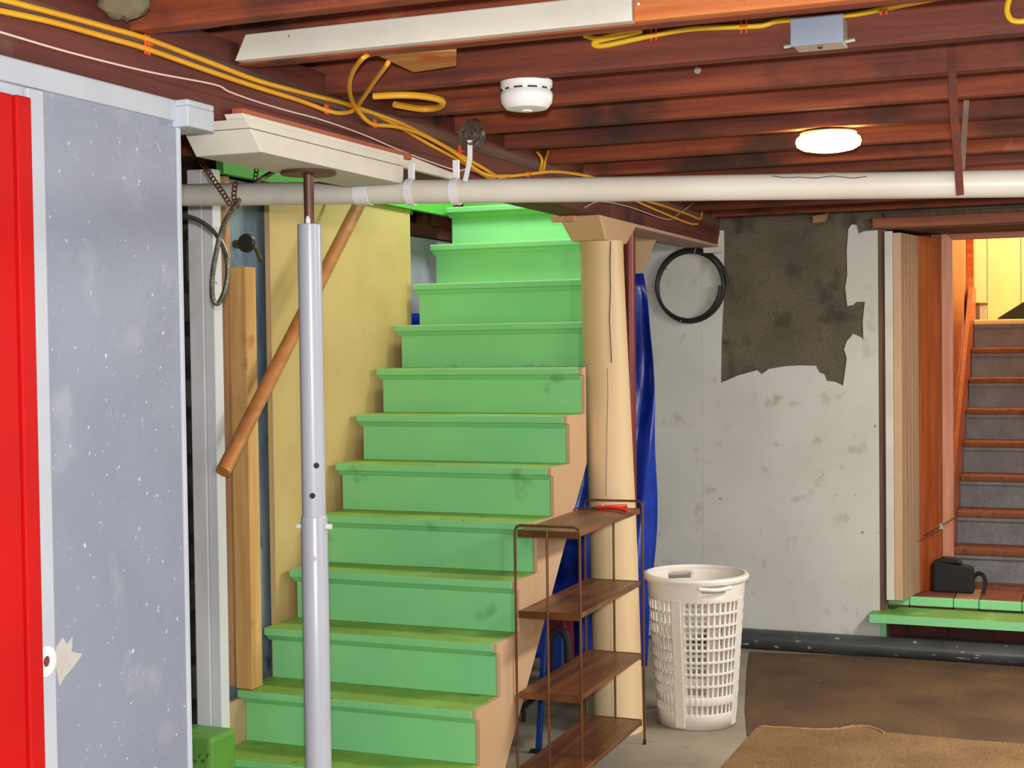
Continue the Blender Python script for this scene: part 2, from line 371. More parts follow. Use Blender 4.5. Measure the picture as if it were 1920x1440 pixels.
MB().tube([(pxc-.046, PY0-.008, zp), (pxc+.046, PY0+.008, zp)], .0075, 10).build('pin', 'pvc_white', jp, smooth='auto')
for hx, hy, dk in ((585, 928, 'dark_slot'), (588, 1045, 'galv'), (608, 868, 'dark_slot')):
    rt = .0345 if hy > 970 else .031
    q = PX(hx, hy, pxc); a = math.atan2(-PY0, -pxc) ; off = (hx-(580 if hy < 970 else 597))/ (FPX/3.6)
    a = a - (-.35 if hx < 600 else .95) if False else (math.atan2(-PY0, -pxc) + (0.25 if hx > 600 else -.12))
    n = Vector((math.cos(a), math.sin(a), 0)); p = Vector((pxc, PY0, q.z))
    MB().tube([p+n*(rt-.004), p+n*(rt+.0012)], .0075, 14).build('pin_hole', dk, jp, smooth='auto')
# log column and its bolster
CC = Vector((-1.838, 5.68, 0)); LEAN = .043
lc = thing('log_column', 'cream painted log column with a long crack, between stairs and blue tarp', 'column', CC)
prof = [(.104, .0), (.103, .3), (.1, .8), (.096, 1.3), (.092, 1.8), (.09, 2.04)]
b = MB(); n = 36; rr = random.Random(5)
for i in range(22):
    z = 2.04*i/21; r = .104-.014*z/2.04
    cx = CC.x-LEAN*(z/2.04) + .004*math.sin(z*2.3)
    for k in range(n):
        a = 2*math.pi*k/n
        q = r*(1+.018*math.sin(3*a+z*1.4)+.012*math.sin(5*a-z*.9))
        b.v.append(Vector((cx+q*math.cos(a), CC.y+q*math.sin(a), z)))
for i in range(21):
    for k in range(n): b.f.append([i*n+k, i*n+(k+1) % n, (i+1)*n+(k+1) % n, (i+1)*n+k]); b.m.append(0)
b.f += [list(range(n))[::-1], list(range(21*n, 22*n))]; b.m += [0, 0]
b.build('shaft', 'peach_log', lc, smooth='auto')
def on_col(px, py):
    """point of the shaft surface seen at a pixel"""
    r = _ray(px, py); t = 5.0
    for _ in range(400):
        p = CAM+r*t; rad = .104-.014*p.z/2.04; cx = CC.x-LEAN*(p.z/2.04)
        if (Vector((p.x-cx, p.y-CC.y))).length < rad+.0016: return p
        t += .0025
    return p
def flat_line(pts, w):
    b = MB()
    for a, c_ in zip(pts[:-1], pts[1:]): b.bar(a, c_, w, w*.8, (1, 0, 0))
    return b
flat_line([on_col(x, y) for x, y in ((1145, 452), (1144, 500), (1145, 540), (1143, 600), (1145, 640), (1147, 680))], .0035).build('crack', 'stud_dark', lc)
flat_line([on_col(x, y) for x, y in ((1139, 690), (1140, 740), (1138, 800), (1137, 880), (1136, 930))], .0018).build('crack', 'stud_dark', lc)
cb = thing('column_bolster', 'cream chamfered wooden bolster on top of the log column', 'bolster', (-1.89, 5.72, 2.05))
MB().hexa([(-1.975, 5.56, 2.038), (-1.825, 5.56, 2.038), (-1.825, 5.84, 2.038), (-1.975, 5.84, 2.038)],
          [(-2.01, 5.50, 2.1365), (-1.83, 5.50, 2.1365), (-1.83, 6.02, 2.1365), (-2.01, 6.02, 2.1365)]).build('block', 'peach_paint', cb, bevel=.006)
box(-2.03, -1.93, 5.47, 5.498, 2.112, 2.136).build('nail_block', 'raw_pine_pink', cb, bevel=.003)

# ------------------------------------------------------------------ green stairs
XL, XR, D0, TR, RI = -2.87, -1.925, 4.0242, .1879, .19
st = thing('painted_staircase', 'green painted wooden staircase with peach stringer climbing behind the jack post', 'staircase', ((XL+XR)/2, 4.3, 0))
def yn(k): return D0+TR*k
for k in range(1, 13):
    xr_ = XR-.014 if k <= 8 else (-1.978 if k < 12 else -2.008)
    t_, ov = .03, .03
    b = MB(); yk, yk2 = yn(k), yn(k+1)+ov+.006
    if k == 8:
        b.prism([(XL, yk), (xr_, yk), (xr_, yk+.055), (-2.0, yk+.06), (-2.0, yk2), (XL, yk2)], 'z', RI*k-t_, RI*k)
    else: b.box(XL, xr_, yk, yk2, RI*k-t_, RI*k)
    b.m = [1 if i in (0, 1) and k == 8 else 0 for i in range(len(b.f))]
    if k != 8: b.m = [0, 1, 0, 0, 0, 0]
    else: b.m = [0, 1]+[0]*(len(b.f)-2)
    td = b.build('tread', ['green_paint', 'green_tread'], st, bevel=.006)
    rx = xr_-.002 if k <= 7 else xr_
    box(XL+.02, rx, yk+ov, yk+ov+.02, RI*(k-1)+.0008, RI*k-t_-.0005).build('riser', 'green_paint', st)
    MB().prism([(yk+.008, RI*k-t_-.0008), (yk+ov-.001, RI*k-t_-.0008), (yk+ov-.001, RI*k-t_-.02), (yk+.019, RI*k-t_-.012)], 'x', XL+.008, rx).build('moulding', 'green_paint', td)
und = lambda y: 1.09*(y-4.664)+.131
pr = []
for k in range(1, 9):
    pr += [(yn(k)+.03, RI*(k-1)+(.0 if k == 1 else 0)), (yn(k)+.03, RI*k-.034), (yn(k)+.001, RI*k-.03), (yn(k)+.001, RI*k)]
pr += [(5.575, RI*8), (5.575, und(5.575)), (4.544, 0)]
MB().prism(pr, 'x', XR-.014, XR).build('stringer', 'peach_paint', st)
MB().prism([(4.5, 0), (4.6, .1), (6.3, und(6.3)+.1), (6.3, und(6.3)), (4.544, 0)], 'x', XL+.03, XL+.05).build('stringer', 'peach_paint', st)
box(XL+.001, XL+.018, yn(1)+.07, yn(2)+.05, RI+.0005, RI*2-.0305).build('skirt', 'peach_paint', st)
# stairwell trim in brighter green
tr = box(-2.915, -2.885, 4.4, 6.4, 2.245, 2.62).build('trim_1', 'green_bright', kind='structure')
box(-2.0, -1.985, 4.4, 6.4, 2.262, 2.62).build('trim_2', 'green_bright', kind='structure')
box(-2.9, -1.985, 6.56, 6.6, 2.2, 3.0).build('trim_3', 'green_bright', kind='structure')
# floor structure left of the stairs
box(-3.16, -2.93, 4.3, 7.4, 2.3, 2.475).build('trim_4', 'stud_dark', kind='structure')

# ------------------------------------------------------------------ boards left of the stairs
yp = thing('wall_panel', 'dull yellow wallboard sheet beside the green stairs, behind the wooden handrail', 'panel', (-2.91, 5.3, .36))
Yl, Yr = PX(508, 780, -2.9).y, PX(770, 480, -2.9).y
box(-2.915, -2.9, Yl, Yr, .3, 2.245).build('sheet', 'yellow_panel', yp, bevel=.002)
box(-2.9, -2.892, Yl, Yl+.006, .3, 2.245).build('edge_strip', 'peach_paint', yp)
bb = box(-2.965, -2.943, 4.31, Yl+.07, .25, 2.24).build('blue_board', 'blue_board'); tag(bb, 'weathered blue grey board beside edge of the yellow wallboard sheet', 'board')
def stick(name, x0p, x1p, yref, Y, dY, z0, z1, mat, lab, cat='board'):
    a, c_ = PY(x0p, yref, Y).x, PY(x1p, yref, Y).x
    o = box(a, c_, Y, Y+dY, z0, z1).build(name, mat, bevel=.003); return tag(o, lab, cat)
wbp = thing('painted_post', 'white painted split post standing on bottom stair beside dark stone wall', 'post', (-2.85, 4.25, RI))
a, c_, d = PY(360, 800, 4.235).x, PY(387, 800, 4.235).x, PY(405, 800, 4.235).x
box(a, c_-.002, 4.232, 4.29, .19, 2.24).build('plank', 'white_board', wbp, bevel=.003)
box(c_+.001, d, 4.238, 4.29, .19, 2.24).build('plank', 'white_board', wbp, bevel=.003)
stick('timber_stud', 412, 430, 800, 4.43, .03, .381, 2.24, 'raw_pine_pink', 'tall thin bare pine stud between white post and short thick pine timber', 'stud')
stick('timber_stud', 434, 465, 800, 4.412, .07, .381, PY(460, 500, 4.412).z, 'raw_pine', 'short thick knotty pine timber standing on second green stair', 'stud')
# things beyond the yellow sheet
ws = box(-3.05, -3.03, 6.0, 7.3, 1.3, PX(790, 446, -3.03).z).build('leaning_sheet', 'white_blue'); tag(ws, 'white sheet glimpsed between yellow wallboard and upper green stairs', 'panel')
bx_ = thing('wood_framing', 'dark red brown timber framing above white sheet beside top green stairs', 'framing', (-3.04, 6.5, 2.0))
zz = PX(800, 446, -3.03).z
box(-3.06, -3.02, 6.0, 7.3, zz+.002, zz+.06).build('rail', 'beam_wood', bx_)
box(-3.06, -3.03, 6.35, 7.3, zz+.061, 2.299).build('board', 'joist_wood_b', bx_)
box(-3.05, -3.01, 6.42, 6.5, zz+.062, 2.299).build('stud', 'beam_wood', bx_)
box(-3.05, -3.03, 6.05, 6.25, zz+.1, zz+.16).build('plate', 'galv', bx_)
b = MB(); 
for i in range(8):
    for j in range(12):
        b.v.append(Vector((-2.955+.012*math.sin(i*1.9+j*.8), 5.96+.05*i, 1.0+.07*j)))
for i in range(7):
    for j in range(11): b.f.append([i*12+j, (i+1)*12+j, (i+1)*12+j+1, i*12+j+1]); b.m.append(0)
tag(b.build('tarp_scrap', 'tarp_blue', smooth=True, solid=.002), 'narrow strip of blue tarp visible left of the upper green stairs', 'tarp')
# handrail
A, B_ = PX(418, 885, -2.735), PX(684, 362, -2.735)
hr = thing('handrail', 'round wooden handrail slanting along the yellow wallboard', 'handrail', A)
MB().tube([A, B_], .026, 18).build('rail', 'rail_wood', hr, smooth='auto')
for t in (.99,):
    p = A.lerp(B_, t); MB().tube([p, p+Vector((-.05, 0, 0)), p+Vector((-.163, 0, 0))], .008, 8).build('bracket', 'steel_brown', hr, smooth='auto')

# ------------------------------------------------------------------ white drain pipe and its hangers
P0, P1 = PY(300, 366.5, 3.69), PY(1990, 343, 3.69); PR = .0335
dv = (P1-P0).normalized()
dp = thing('drain_pipe', 'long cream white plastic pipe crossing the whole room below joists', 'pipe', P0)
MB().tube([P0-dv*.6, P1+dv*1.2], PR, 28).build('pipe', 'pvc', dp, smooth='auto')
q = PY(683, 362, 3.69); MB().tube([q-dv*.022, q+dv*.024], PR+.0015, 28).build('tape', 'pvc_white', dp, smooth='auto')
q = PY(1235, 345, 3.69); 
flat_line([PY(x, y, 3.69-.031) for x, y in ((1448, 330), (1470, 333), (1500, 332), (1530, 334), (1560, 330), (1600, 334), (1625, 331))], .002).build('scratch', 'dark_slot', dp)
def pipe_at(px): return PY(px, 366.5+(343-366.5)*(px-300)/1690, 3.69)
def jhook(px, top, lab):
    c = pipe_at(px); t = thing('pipe_hook', lab, 'hook', c, 'white pipe hooks')
    R = PR+.003; pts = []
    for i in range(15):
        a = math.radians(150+ i*(395-150)/14) if False else math.radians(175-i*215/14)
        pts.append(c+Vector((0, -math.cos(math.radians(180))*0, 0))+Vector((.002, -R*math.sin(math.radians(90-0))*0, 0)))
    pts = [c+Vector((0, R*math.cos(a), R*math.sin(a))) for a in [math.radians(90+i*230/18) for i in range(19)]]
    b = MB()
    for p, q_ in zip(pts[:-1], pts[1:]):
        o = ((p+q_)/2-c).normalized(); b.bar(p, q_, .02, .004, o)
    b.build('hook_band', 'pvc_white', t)
    o = MB().box(c.x-.01, c.x+.01, c.y-.004, c.y+.004, c.z+R-.002, top).build('hook_stem', 'pvc_white', t, bevel=.002)
    p = pts[-1]; MB().tube([p+Vector((-.01, 0, 0)), p+Vector((.01, 0, 0))], .006, 10).build('hook_tip', 'pvc_white', t, smooth='auto')
    return t
jhook(772, BB-.0, 'white plastic hook holding the pipe, nearer the white beam bolster')
jhook(856, BB-.0, 'white plastic hook holding the pipe, below the coil of clear strap')
def ribbon(pts, w, t, up):
    b = MB()
    for p, q_ in zip(pts[:-1], pts[1:]): b.bar(p, q_, w, t, up)
    return b
F_ = (0, -1, 0)
s1 = ribbon([PY(1783, 85, 3.652), PY(1788, 200, 3.652), PY(1795, 285, 3.65), PY(1800, 366, 3.65)], .019, .002, F_).build('hanger_strap', 'rust')
tag(s1, 'rusty metal strap reaching from joist down across white pipe', 'strap')
s2 = ribbon([PY(1812, 188, 3.735), PY(1808, 250, 3.735), PY(1804, 318, 3.735)], .013, .002, F_).build('hanger_strap', 'strap_dull')
tag(s2, 'short dull grey metal strap just behind the long rusty strap', 'strap')

# ------------------------------------------------------------------ perforated chain straps and armoured cable behind the partition
def chain(pts, r, lab):
    pts = [Vector(p) for p in pts]; b = MB(); L = sum((q_-p).length for p, q_ in zip(pts[:-1], pts[1:])); d = 0; step = r*1.75
    seg = 0; acc = 0
    while d < L:
        while seg < len(pts)-2 and d > acc+(pts[seg+1]-pts[seg]).length: acc += (pts[seg+1]-pts[seg]).length; seg += 1
        u = (pts[seg+1]-pts[seg]).normalized(); p = pts[seg]+u*(d-acc)
        b.ring(p, r, r*.32, u.cross(Vector((1, 0, 0))) if abs(u.x) < .9 else (0, -1, 0), 12, 6); d += step
    return tag(b.build('chain_strap', 'rust', smooth=True), lab, 'strap', 'rusty chain straps')
ypf = 3.69-.05
chain([PY(362, 282, 3.62), PY(392, 325, ypf), PY(418, 362, ypf), PY(432, 384, ypf)], .0075, 'rusty slanting chain strap left of the armoured cable loop')
chain([PY(441, 346, ypf+.005), PY(438, 368, ypf), PY(444, 386, ypf)], .0075, 'rusty short upright chain strap wrapped round front of white pipe')
chain([PY(482, 312, 3.8), PY(478, 338, 3.8)], .007, 'dark chain strap hanging before bright green stairwell trim')
ac = spline([PY(300, 430, 3.7), PY(336, 407, 3.7), PY(365, 410, 3.68), PY(395, 428, 3.66), PY(415, 455, 3.65), PY(427, 492, 3.64), PY(424, 535, 3.64), PY(410, 568, 3.64),
             PY(399, 560, 3.63), PY(398, 520, 3.62), PY(406, 470, 3.62), PY(418, 425, 3.62), PY(434, 395, 3.62), PY(442, 384, 3.63), PY(470, 350, 3.75), PY(520, 318, 3.8), PY(560, 300, 3.82)])
tag(MB().tube(ac, .0075, 8).build('armoured_cable', 'cable_metal', smooth='auto'), 'grey armoured metal cable looping down beside the grey partition', 'cable')
vl = thing('valve', 'small dull brass water valve with dark round wheel on blue board', 'valve', PX(450, 460, -2.9))
c = WL[vl]
MB().tube([c+Vector((-.02, 0, .005)), c+Vector((.05, -.02, .0))], .016, 14).build('body', 'brass', vl, smooth='auto')
MB().lathe([(.03, 0), (.034, .006), (.034, .018), (.028, .024), (.008, .024)], c+Vector((.052, -.05, .004)), 20, 'y').build('hand_wheel', 'black_rubber', vl, smooth='auto')
MB().tube(spline([c+Vector((.03, .02, .0)), c+Vector((.035, .05, -.01)), c+Vector((.036, .07, -.035)), c+Vector((.036, .085, -.05))]), .008, 10).build('spout', 'brass', vl, smooth='auto')

# ------------------------------------------------------------------ cables along the beam
xc = XBF+.014
def cable(pts, r, mat, lab, name='cable', staples=(), X=xc, Y=None):
    t = thing(name, lab, 'cable', Vector(pts[0]) if len(pts[0]) == 3 else (PX(*pts[0], X) if Y is None else PY(*pts[0], Y)))
    g = (lambda p: PX(p[0], p[1], X)) if Y is None else (lambda p: PY(p[0], p[1], Y))
    sheath = MB().tube(spline([g(p) if len(p) == 2 else Vector(p) for p in pts]), r, 8).build('sheath', mat, t, smooth='auto')
    for s in staples:
        p = g(s[:2]); h = s[2]; b = MB()
        ax = Vector((0, 1, 0)) if Y is None else Vector((1, 0, 0)); ou = Vector((1, 0, 0)) if Y is None else Vector((0, -1, 0))
        for o_ in (-.006, .006): b.bar(p+ax*o_+Vector((0, 0, -h)), p+ax*o_+Vector((0, 0, h)), .0035, .004, ou)
        b.bar(p-ax*.009+ou*.006, p+ax*.009+ou*.006, .003, .006, ou)
        b.build('staple', 'staple', sheath)
    return t
cable([(-60, 6), (0, 20), (100, 42), (200, 70), (276, 92), (400, 136), (480, 163), (560, 188), (612, 207), (640, 212), (663, 206), PZ(680, 185, 2.254), PZ(700, 155, 2.258), PZ(722, 126, 2.262), PZ(728, 117, 2.268)], .0058, 'cable_yellow',
      'yellow cable along beam whose free end rises past the raw plywood block', staples=[(276, 84, .02), (612, 205, .012)])
cable([(-60, -18), (0, -2), (100, 24), (200, 51), (276, 73), (380, 112), (480, 150), (560, 172), (640, 192), (700, 212), (760, 235), (830, 272), (900, 312), (940, 334), (1000, 352)], .0058, 'cable_yellow',
      'yellow cable running along the beam, upper one of the pair near the red door')
cable([PZ(700, 101, 2.3), PZ(684, 106, 2.264), PZ(664, 130, 2.26), PZ(655, 160, 2.256), PZ(660, 188, 2.254), (672, 209), (690, 228), (706, 234), (745, 238), (790, 252), (850, 285), (905, 325), (950, 330), (985, 327), (1040, 322), (1100, 330), (1150, 345)], .0058, 'cable_yellow',
      'yellow cable that bends down from the joists then follows the beam', staples=[(703, 232, .011), (862, 284, .018), (990, 327, .01)], X=xc+.012)
cable([(672, 206), (700, 214), (745, 236), (800, 268), (860, 300), (910, 330), (950, 350)], .0055, 'cable_yellow', 'yellow cable hugging lower beam face left of clear strap coil', X=xc-.006)
lp = [PZ(x, y, 2.262) for x, y in ((700, 180), (760, 178), (805, 182), (829, 190), (822, 201), (790, 204), (740, 196))]
t = thing('cable_loop', 'loose yellow cable loop drooping from joists next to smoke detector', 'cable', lp[0])
MB().tube(spline(lp), .009, 8).build('sheath', 'cable_yellow', t, smooth='auto')
cable([(1012, 322), (1016, 300), (1008, 286)], .005, 'cable_yellow', 'short yellow cable end sticking up from beam, left of its twin')
cable([(1018, 324), (1022, 302), (1028, 284)], .005, 'cable_yellow', 'short yellow cable end sticking up from beam, right of its twin')
cable([(1160, 350), (1200, 372), (1250, 388), (1290, 402), (1312, 410), (1316, 396)], .005, 'cable_yellow', 'orange yellow cable on beam beyond the pipe, hooked end', X=XBF+.012)
cable([(1140, 352), (1190, 376), (1240, 398), (1290, 418), (1308, 420)], .005, 'cable_yellow', 'orange yellow cable on beam beyond the pipe, lowest one', X=XBF+.012)
cable([(1350, 385), (1338, 388), (1338, 408)], .004, 'cable_yellow', 'short bent orange cable stub where beam meets back wall', X=XBF+.012)
cable([(-60, 44), (0, 60), (130, 98), (276, 134), (400, 158), (430, 172), (480, 190), (540, 208), (600, 224), (680, 252), (760, 286), (850, 318), (880, 318), (930, 336), (985, 352)], .0022, 'wire_white',
      'thin white wire running along lower beam face', 'wire', X=XBF+.008)
cable([(1096, 389), (1125, 378), (1180, 388), (1250, 411), (1275, 399), (1310, 373)], .0016, 'wire_white', 'thin white wire sagging on beam beyond the pipe above log column', 'wire', X=XBF+.02)
# coil of clear hanger strap on the beam
cs = thing('strap_coil', 'coil of clear plastic hanger strap hung on beam beside smoke detector', 'coil', PY(885, 250, 3.63))
c = WL[cs]
rr = random.Random(9)
b = MB()
for i in range(16): b.ring(c+Vector((.0+rr.uniform(-.006, .006), rr.uniform(-.01, .01), rr.uniform(-.006, .006))), .008+.002*i, .0019, (rr.uniform(-.35, .35), 1, rr.uniform(-.35, .35)), 26, 5)
b.build('coil', 'strap_clear', cs, smooth=True)
ribbon([c+Vector((.0, -.014, -.02)), PY(881, 300, 3.63), PY(872, 340, 3.645)], .014, .002, F_).build('strap_end', 'pvc_white', cs)

# ------------------------------------------------------------------ things on the joists
wj = MB()
yj = 3.263-.405
xa, xb = PY(440, 105, yj-.03).x, PY(1185, 36, yj-.03).x
wj.prism([(xa, JB+.004), (xb, JB+.004), (xb, JB+.062), (xa+.03, JB+.062)], 'y', yj-.032, yj-.001)
t = wj.build('joist_board', 'white_paint', bevel=.003); tag(t, 'long white painted board nailed along a joist face near the ceiling front', 'board')
t = MB().box(xb+.002, xb+1.5, yj-.026, yj-.001, JB+.003, JB+.09).build('joist_board', 'raw_orange', bevel=.003); tag(t, 'bare orange timber butted against end of the long white board', 'board')
def nail(px, py, Y, lab):
    p = PY(px, py, Y); o = MB().tube([p+Vector((0, .012, .004)), p+Vector((.012, -.02, -.006))], .0028, 8).build('nail', 'galv', smooth='auto'); return tag(o, lab, 'nail')
nail(538, 68, yj-.036, 'bent nail sticking out of the long white board')
nail(1192, 7, yj-.03, 'nail head in the bare orange timber beside white board')
ph = JB+.008
pw = [PZ(690, 97, ph), PZ(775, 136, ph), PZ(855, 124, ph), PZ(856, 96, ph), PZ(850, 84, ph), PZ(690, 88, ph)]
t = MB().prism([(p.x, max(p.y, 2.91)) for p in pw[:4]], 'z', ph, ph+.025).build('plywood_block', 'raw_ply', bevel=.002)
tag(t, 'bare plywood offcut fixed below joist next to the rising yellow cables', 'block')
# flat yellow cable along the third joist and the metal junction box
y3 = 3.263
cable([(1095, 66), (1120, 72), (1160, 63), (1200, 58), (1190, 62), (1118, 78), (1130, 86), (1226, 66), (1300, 54), (1395, 50), (1430, 48), (1455, 40), (1490, 37)], .0062, 'cable_flat',
      'flat yellow cable stapled along joist up to grey junction box', Y=y3-.006, staples=[(1226, 65, .014), (1395, 51, .014)])
cable([(1580, 30), (1620, 24), (1660, 16), (1710, 6), (1780, -8)], .006, 'cable_flat', 'yellow cable leaving right side of grey junction box', Y=y3-.006, staples=[(1657, 21, .008)])
cable([(1905, -30), (1890, 6), (1890, 28), (1905, 40), (1950, 36)], .006, 'cable_flat', 'yellow cable bend dropping in at top right corner of ceiling', Y=y3-.012)
jb = thing('junction_box', 'grey metal electrical junction box screwed to joist', 'junction box', PY(1535, 95, y3-.04))
p, q = PY(1484, 86, y3-.085), PY(1578, 26, y3-.085)
box(p.x, q.x, y3-.08, y3-.001, p.z, q.z).build('body', 'galv', jb, bevel=.003)
box(p.x-.003, q.x+.003, y3-.085, y3-.0805, p.z-.002, q.z+.002).build('cover', 'box_grey', jb, bevel=.003)
for sx in (p.x-.012, q.x+.012): MB().tube([(sx-.011, y3-.05, p.z+.006), (sx+.011, y3-.05, p.z+.008)], .0045, 8).build('connector', 'galv', jb, smooth='auto')
MB().lathe([(.006, 0), (.006, .002)], ((p.x+q.x)/2, y3-.04, p.z-.0021), 14).build('knockout', 'dark_slot', jb)
# smoke detector
sc_ = PZ(987, 152, JB); sd = thing('smoke_detector', 'white round smoke detector under the joists', 'smoke detector', sc_)
MB().lathe([(.064, 0), (.065, -.004), (.064, -.016), (.059, -.019), (.059, -.02)], sc_, 40).build('base', 'detector_white', sd, smooth='auto')
MB().lathe([(.057, -.0201), (.057, -.0245)], sc_, 40).build('vent', 'dark_slot', sd)
dc = MB().lathe([(.059, -.0246), (.064, -.029), (.0655, -.038), (.063, -.055), (.052, -.069), (.03, -.073)], sc_, 40).build('cover', 'detector_white', sd, smooth='auto')
for k in range(10):
    a = 2*math.pi*k/10; MB().bar(sc_+Vector((.0572*math.cos(a), .0572*math.sin(a), -.0222)), sc_+Vector((.0605*math.cos(a), .0605*math.sin(a), -.0222)), .012, .0045).build('vent_rib', 'detector_white', sd)
MB().lathe([(.014, -.0731), (.013, -.076)], sc_, 20).build('test_button', 'detector_white', dc, smooth='auto')
# ceiling lamp
lc_ = PZ(1553, 248, JB); cl = thing('ceiling_lamp', 'glowing round ceiling lamp under the joists', 'lamp', lc_)
MB().lathe([(.085, 0), (.088, -.003), (.086, -.012)], lc_, 36).build('base', 'galv', cl, smooth='auto')
MB().lathe([(.09, -.0121), (.098, -.018), (.101, -.03), (.097, -.043), (.08, -.053), (.045, -.06), (.01, -.062)], lc_, 36).build('diffuser', 'lamp_glow', cl, smooth='auto')
kn = PY(1308, 132, 3.263+.405-.002); o = MB().lathe([(.009, 0), (.009, .004), (.006, .006)], kn, 18, 'y').build('bolt_head', 'galv', smooth='auto'); tag(o, 'small grey metal plug set in a joist face', 'bolt')
# grey wad and blue scrap stuffed above the beam
c = PY(232, 2, 2.35); b = MB(); rr = random.Random(2)
for i in range(9):
    th = math.pi*(i+.5)/9
    for k in range(14):
        a = 2*math.pi*k/14; r = (.045+rr.uniform(-.006, .006))
        b.v.append(c+Vector((r*math.sin(th)*math.cos(a)*1.2, r*math.sin(th)*math.sin(a), r*math.cos(th)*.8)))
for i in range(8):
    for k in range(14): b.f.append([i*14+k, i*14+(k+1) % 14, (i+1)*14+(k+1) % 14, (i+1)*14+k]); b.m.append(0)
b.f += [list(range(14))[::-1], list(range(8*14, 9*14))]; b.m += [0, 0]
tag(b.build('cloth_wad', 'wad', smooth=True), 'dusty grey cloth wad stuffed above the beam near ceiling corner', 'cloth')
c = PY(345, 45, 2.56)
tag(MB().hexa([c+Vector((-.06, 0, -.01)), c+Vector((.06, 0, -.005)), c+Vector((.06, .06, .0)), c+Vector((-.06, .06, -.004))],
    [c+Vector((-.05, .005, .02)), c+Vector((.05, 0, .012)), c+Vector((.05, .055, .016)), c+Vector((-.05, .055, .02))]).build('plastic_scrap', 'tarp_blue', bevel=.006), 'blue plastic scrap tucked between joists above the beam', 'plastic')

# ------------------------------------------------------------------ behind the column: red pipe, tarp, plaster board, hose
rp = MB().tube([(-1.935, 6.2, 0), (-1.925, 6.2, 2.136)], .026, 20).build('standpipe', 'red_pipe', smooth='auto'); tag(rp, 'dark red vertical pipe between log column and blue tarp', 'pipe')
b = MB(); nx, nz = 40, 26
TE = [(q.z, q.x) for q in [PY(x, y, 6.5) for x, y in ((1212, 1250), (1222, 1060), (1227, 900), (1226, 750), (1222, 650), (1215, 580), (1203, 512))]]
def tarp_right(z):
    if z <= TE[0][0]: return TE[0][1]
    for (za, xa_), (zb, xb_) in zip(TE[:-1], TE[1:]):
        if z <= zb: return xa_+(xb_-xa_)*(z-za)/(zb-za)
    return TE[-1][1]
for i in range(nx+1):
    for j in range(nz+1):
        z = .08+(TE[-1][0]-.08)*j/nz; u = i/nx; xr2 = tarp_right(z); x = -2.82+(xr2+2.82)*u
        y = 6.55+.035*math.sin(x*23+z*1.7)+.022*math.sin(x*47-z*4)+.02*math.sin(z*9+x*6)-.05*u**6
        b.v.append(Vector((x, y, z)))
for i in range(nx):
    for j in range(nz): a = i*(nz+1)+j; b.f.append([a, a+nz+1, a+nz+2, a+1]); b.m.append(0)
tag(b.build('tarp', 'tarp_blue', smooth=True, solid=.002), 'large wrinkled blue tarp hanging under the stairs behind log column', 'tarp')
bpl = MB().prism([(lambda q: (q.x, q.z))(PY(x, y, 6.75)) for x, y in ((1180, 436), (1230, 446), (1204, 508), (1192, 520), (1176, 520))], 'y', 6.75, 6.77).build('gusset_board', 'peach_paint'); tag(bpl, 'peach triangular board below beam behind the red pipe', 'board')
us = box(XBF-.165, XBF-.004, 6.0, YB-.012, BB-.016, BB-.001).build('soffit_board', 'pink_plaster', bevel=.002); tag(us, 'pinkish board under far end of the beam', 'board')
p = PY(1320, 468, YB-.03); q = PY(1353, 466, YB-.03)
hk = tag(box(p.x, q.x, YB-.05, YB-.008, p.z-.02, p.z+.01).build('hose_peg', 'white_paint', bevel=.003), 'white wooden peg holding the black hose coil', 'peg')
hc = thing('hose_coil', 'black hose coil hanging on the white back wall', 'hose', PY(1294, 537, YB-.035))
c = WL[hc]; b = MB(); pts = []
for i in range(3*40+1):
    a = 2*math.pi*i/40; k = i/40; R = .182+.006*math.sin(a*.5+1)-.006*(k-1.5)
    pts.append(c+Vector(((R+.004*math.sin(a+2*k))*math.cos(a), -.012*(k-1.5), (R*1.03)*math.sin(a))))
ho = b.tube(pts, .0085, 10).build('hose', 'black_rubber', hc, smooth='auto')
for a in (math.radians(80), math.radians(255)): b = MB().ring(c+Vector((.182*math.cos(a), 0, .187*math.sin(a))), .019, .002, (-math.sin(a), 0, math.cos(a)), 16, 6).build('tie', 'galv', ho)

# ------------------------------------------------------------------ dark pipe along the foot of the back wall
sp = MB().tube([(-1.9, YB-.063, .052), (3.2, YB-.063, .052)], .052, 24).build('baseboard_back', 'dark_pipe', smooth='auto', kind='structure')

# ------------------------------------------------------------------ doorway
def dq(name, a, b_, z0, z1, mat, par, th=.02, bev=.003):
    """upright board between plan points a and b_"""
    a, b_ = Vector((*a, 0)), Vector((*b_, 0)); n = (b_-a).normalized(); n = Vector((-n.y, n.x, 0))*th
    f = lambda z: [a+Vector((0, 0, z)), b_+Vector((0, 0, z)), b_+n+Vector((0, 0, z)), a+n+Vector((0, 0, z))]
    return MB().hexa(f(z0), f(z1)).build(name, mat, par, bevel=bev)
d2 = thing('door_2', None, None, (-.6, 7.7, .28), kind='structure')
xat = lambda px, Y: PY(px, 800, Y).x
SH = .283
hz = PY(1700, 437, 7.55).z
dq('jamb_stud', (xat(1646, YB)+.003, YB+.012), (xat(1662, YB+.01), YB+.012), .0, 2.26, 'stud_dark', d2, .04)
dq('casing', (xat(1660, YB-.01), YB-.008), (xat(1675, YB-.01), YB-.008), SH, hz+.01, 'white_paint', d2, .03)
dq('casing', (xat(1675, YB-.01)+.001, YB-.004), (xat(1690, YB-.01), YB-.004), SH, hz, 'peach_paint', d2, .03)
pd0, pd1 = Vector((xat(1691, YB), YB)), Vector((xat(1724, 7.78), 7.78))
for i in range(5):
    a, c_ = pd0.lerp(pd1, i/5+.004), pd0.lerp(pd1, (i+1)/5-.012)
    dq('flute', a, c_, SH, hz, 'fluted', d2, .022, .002)
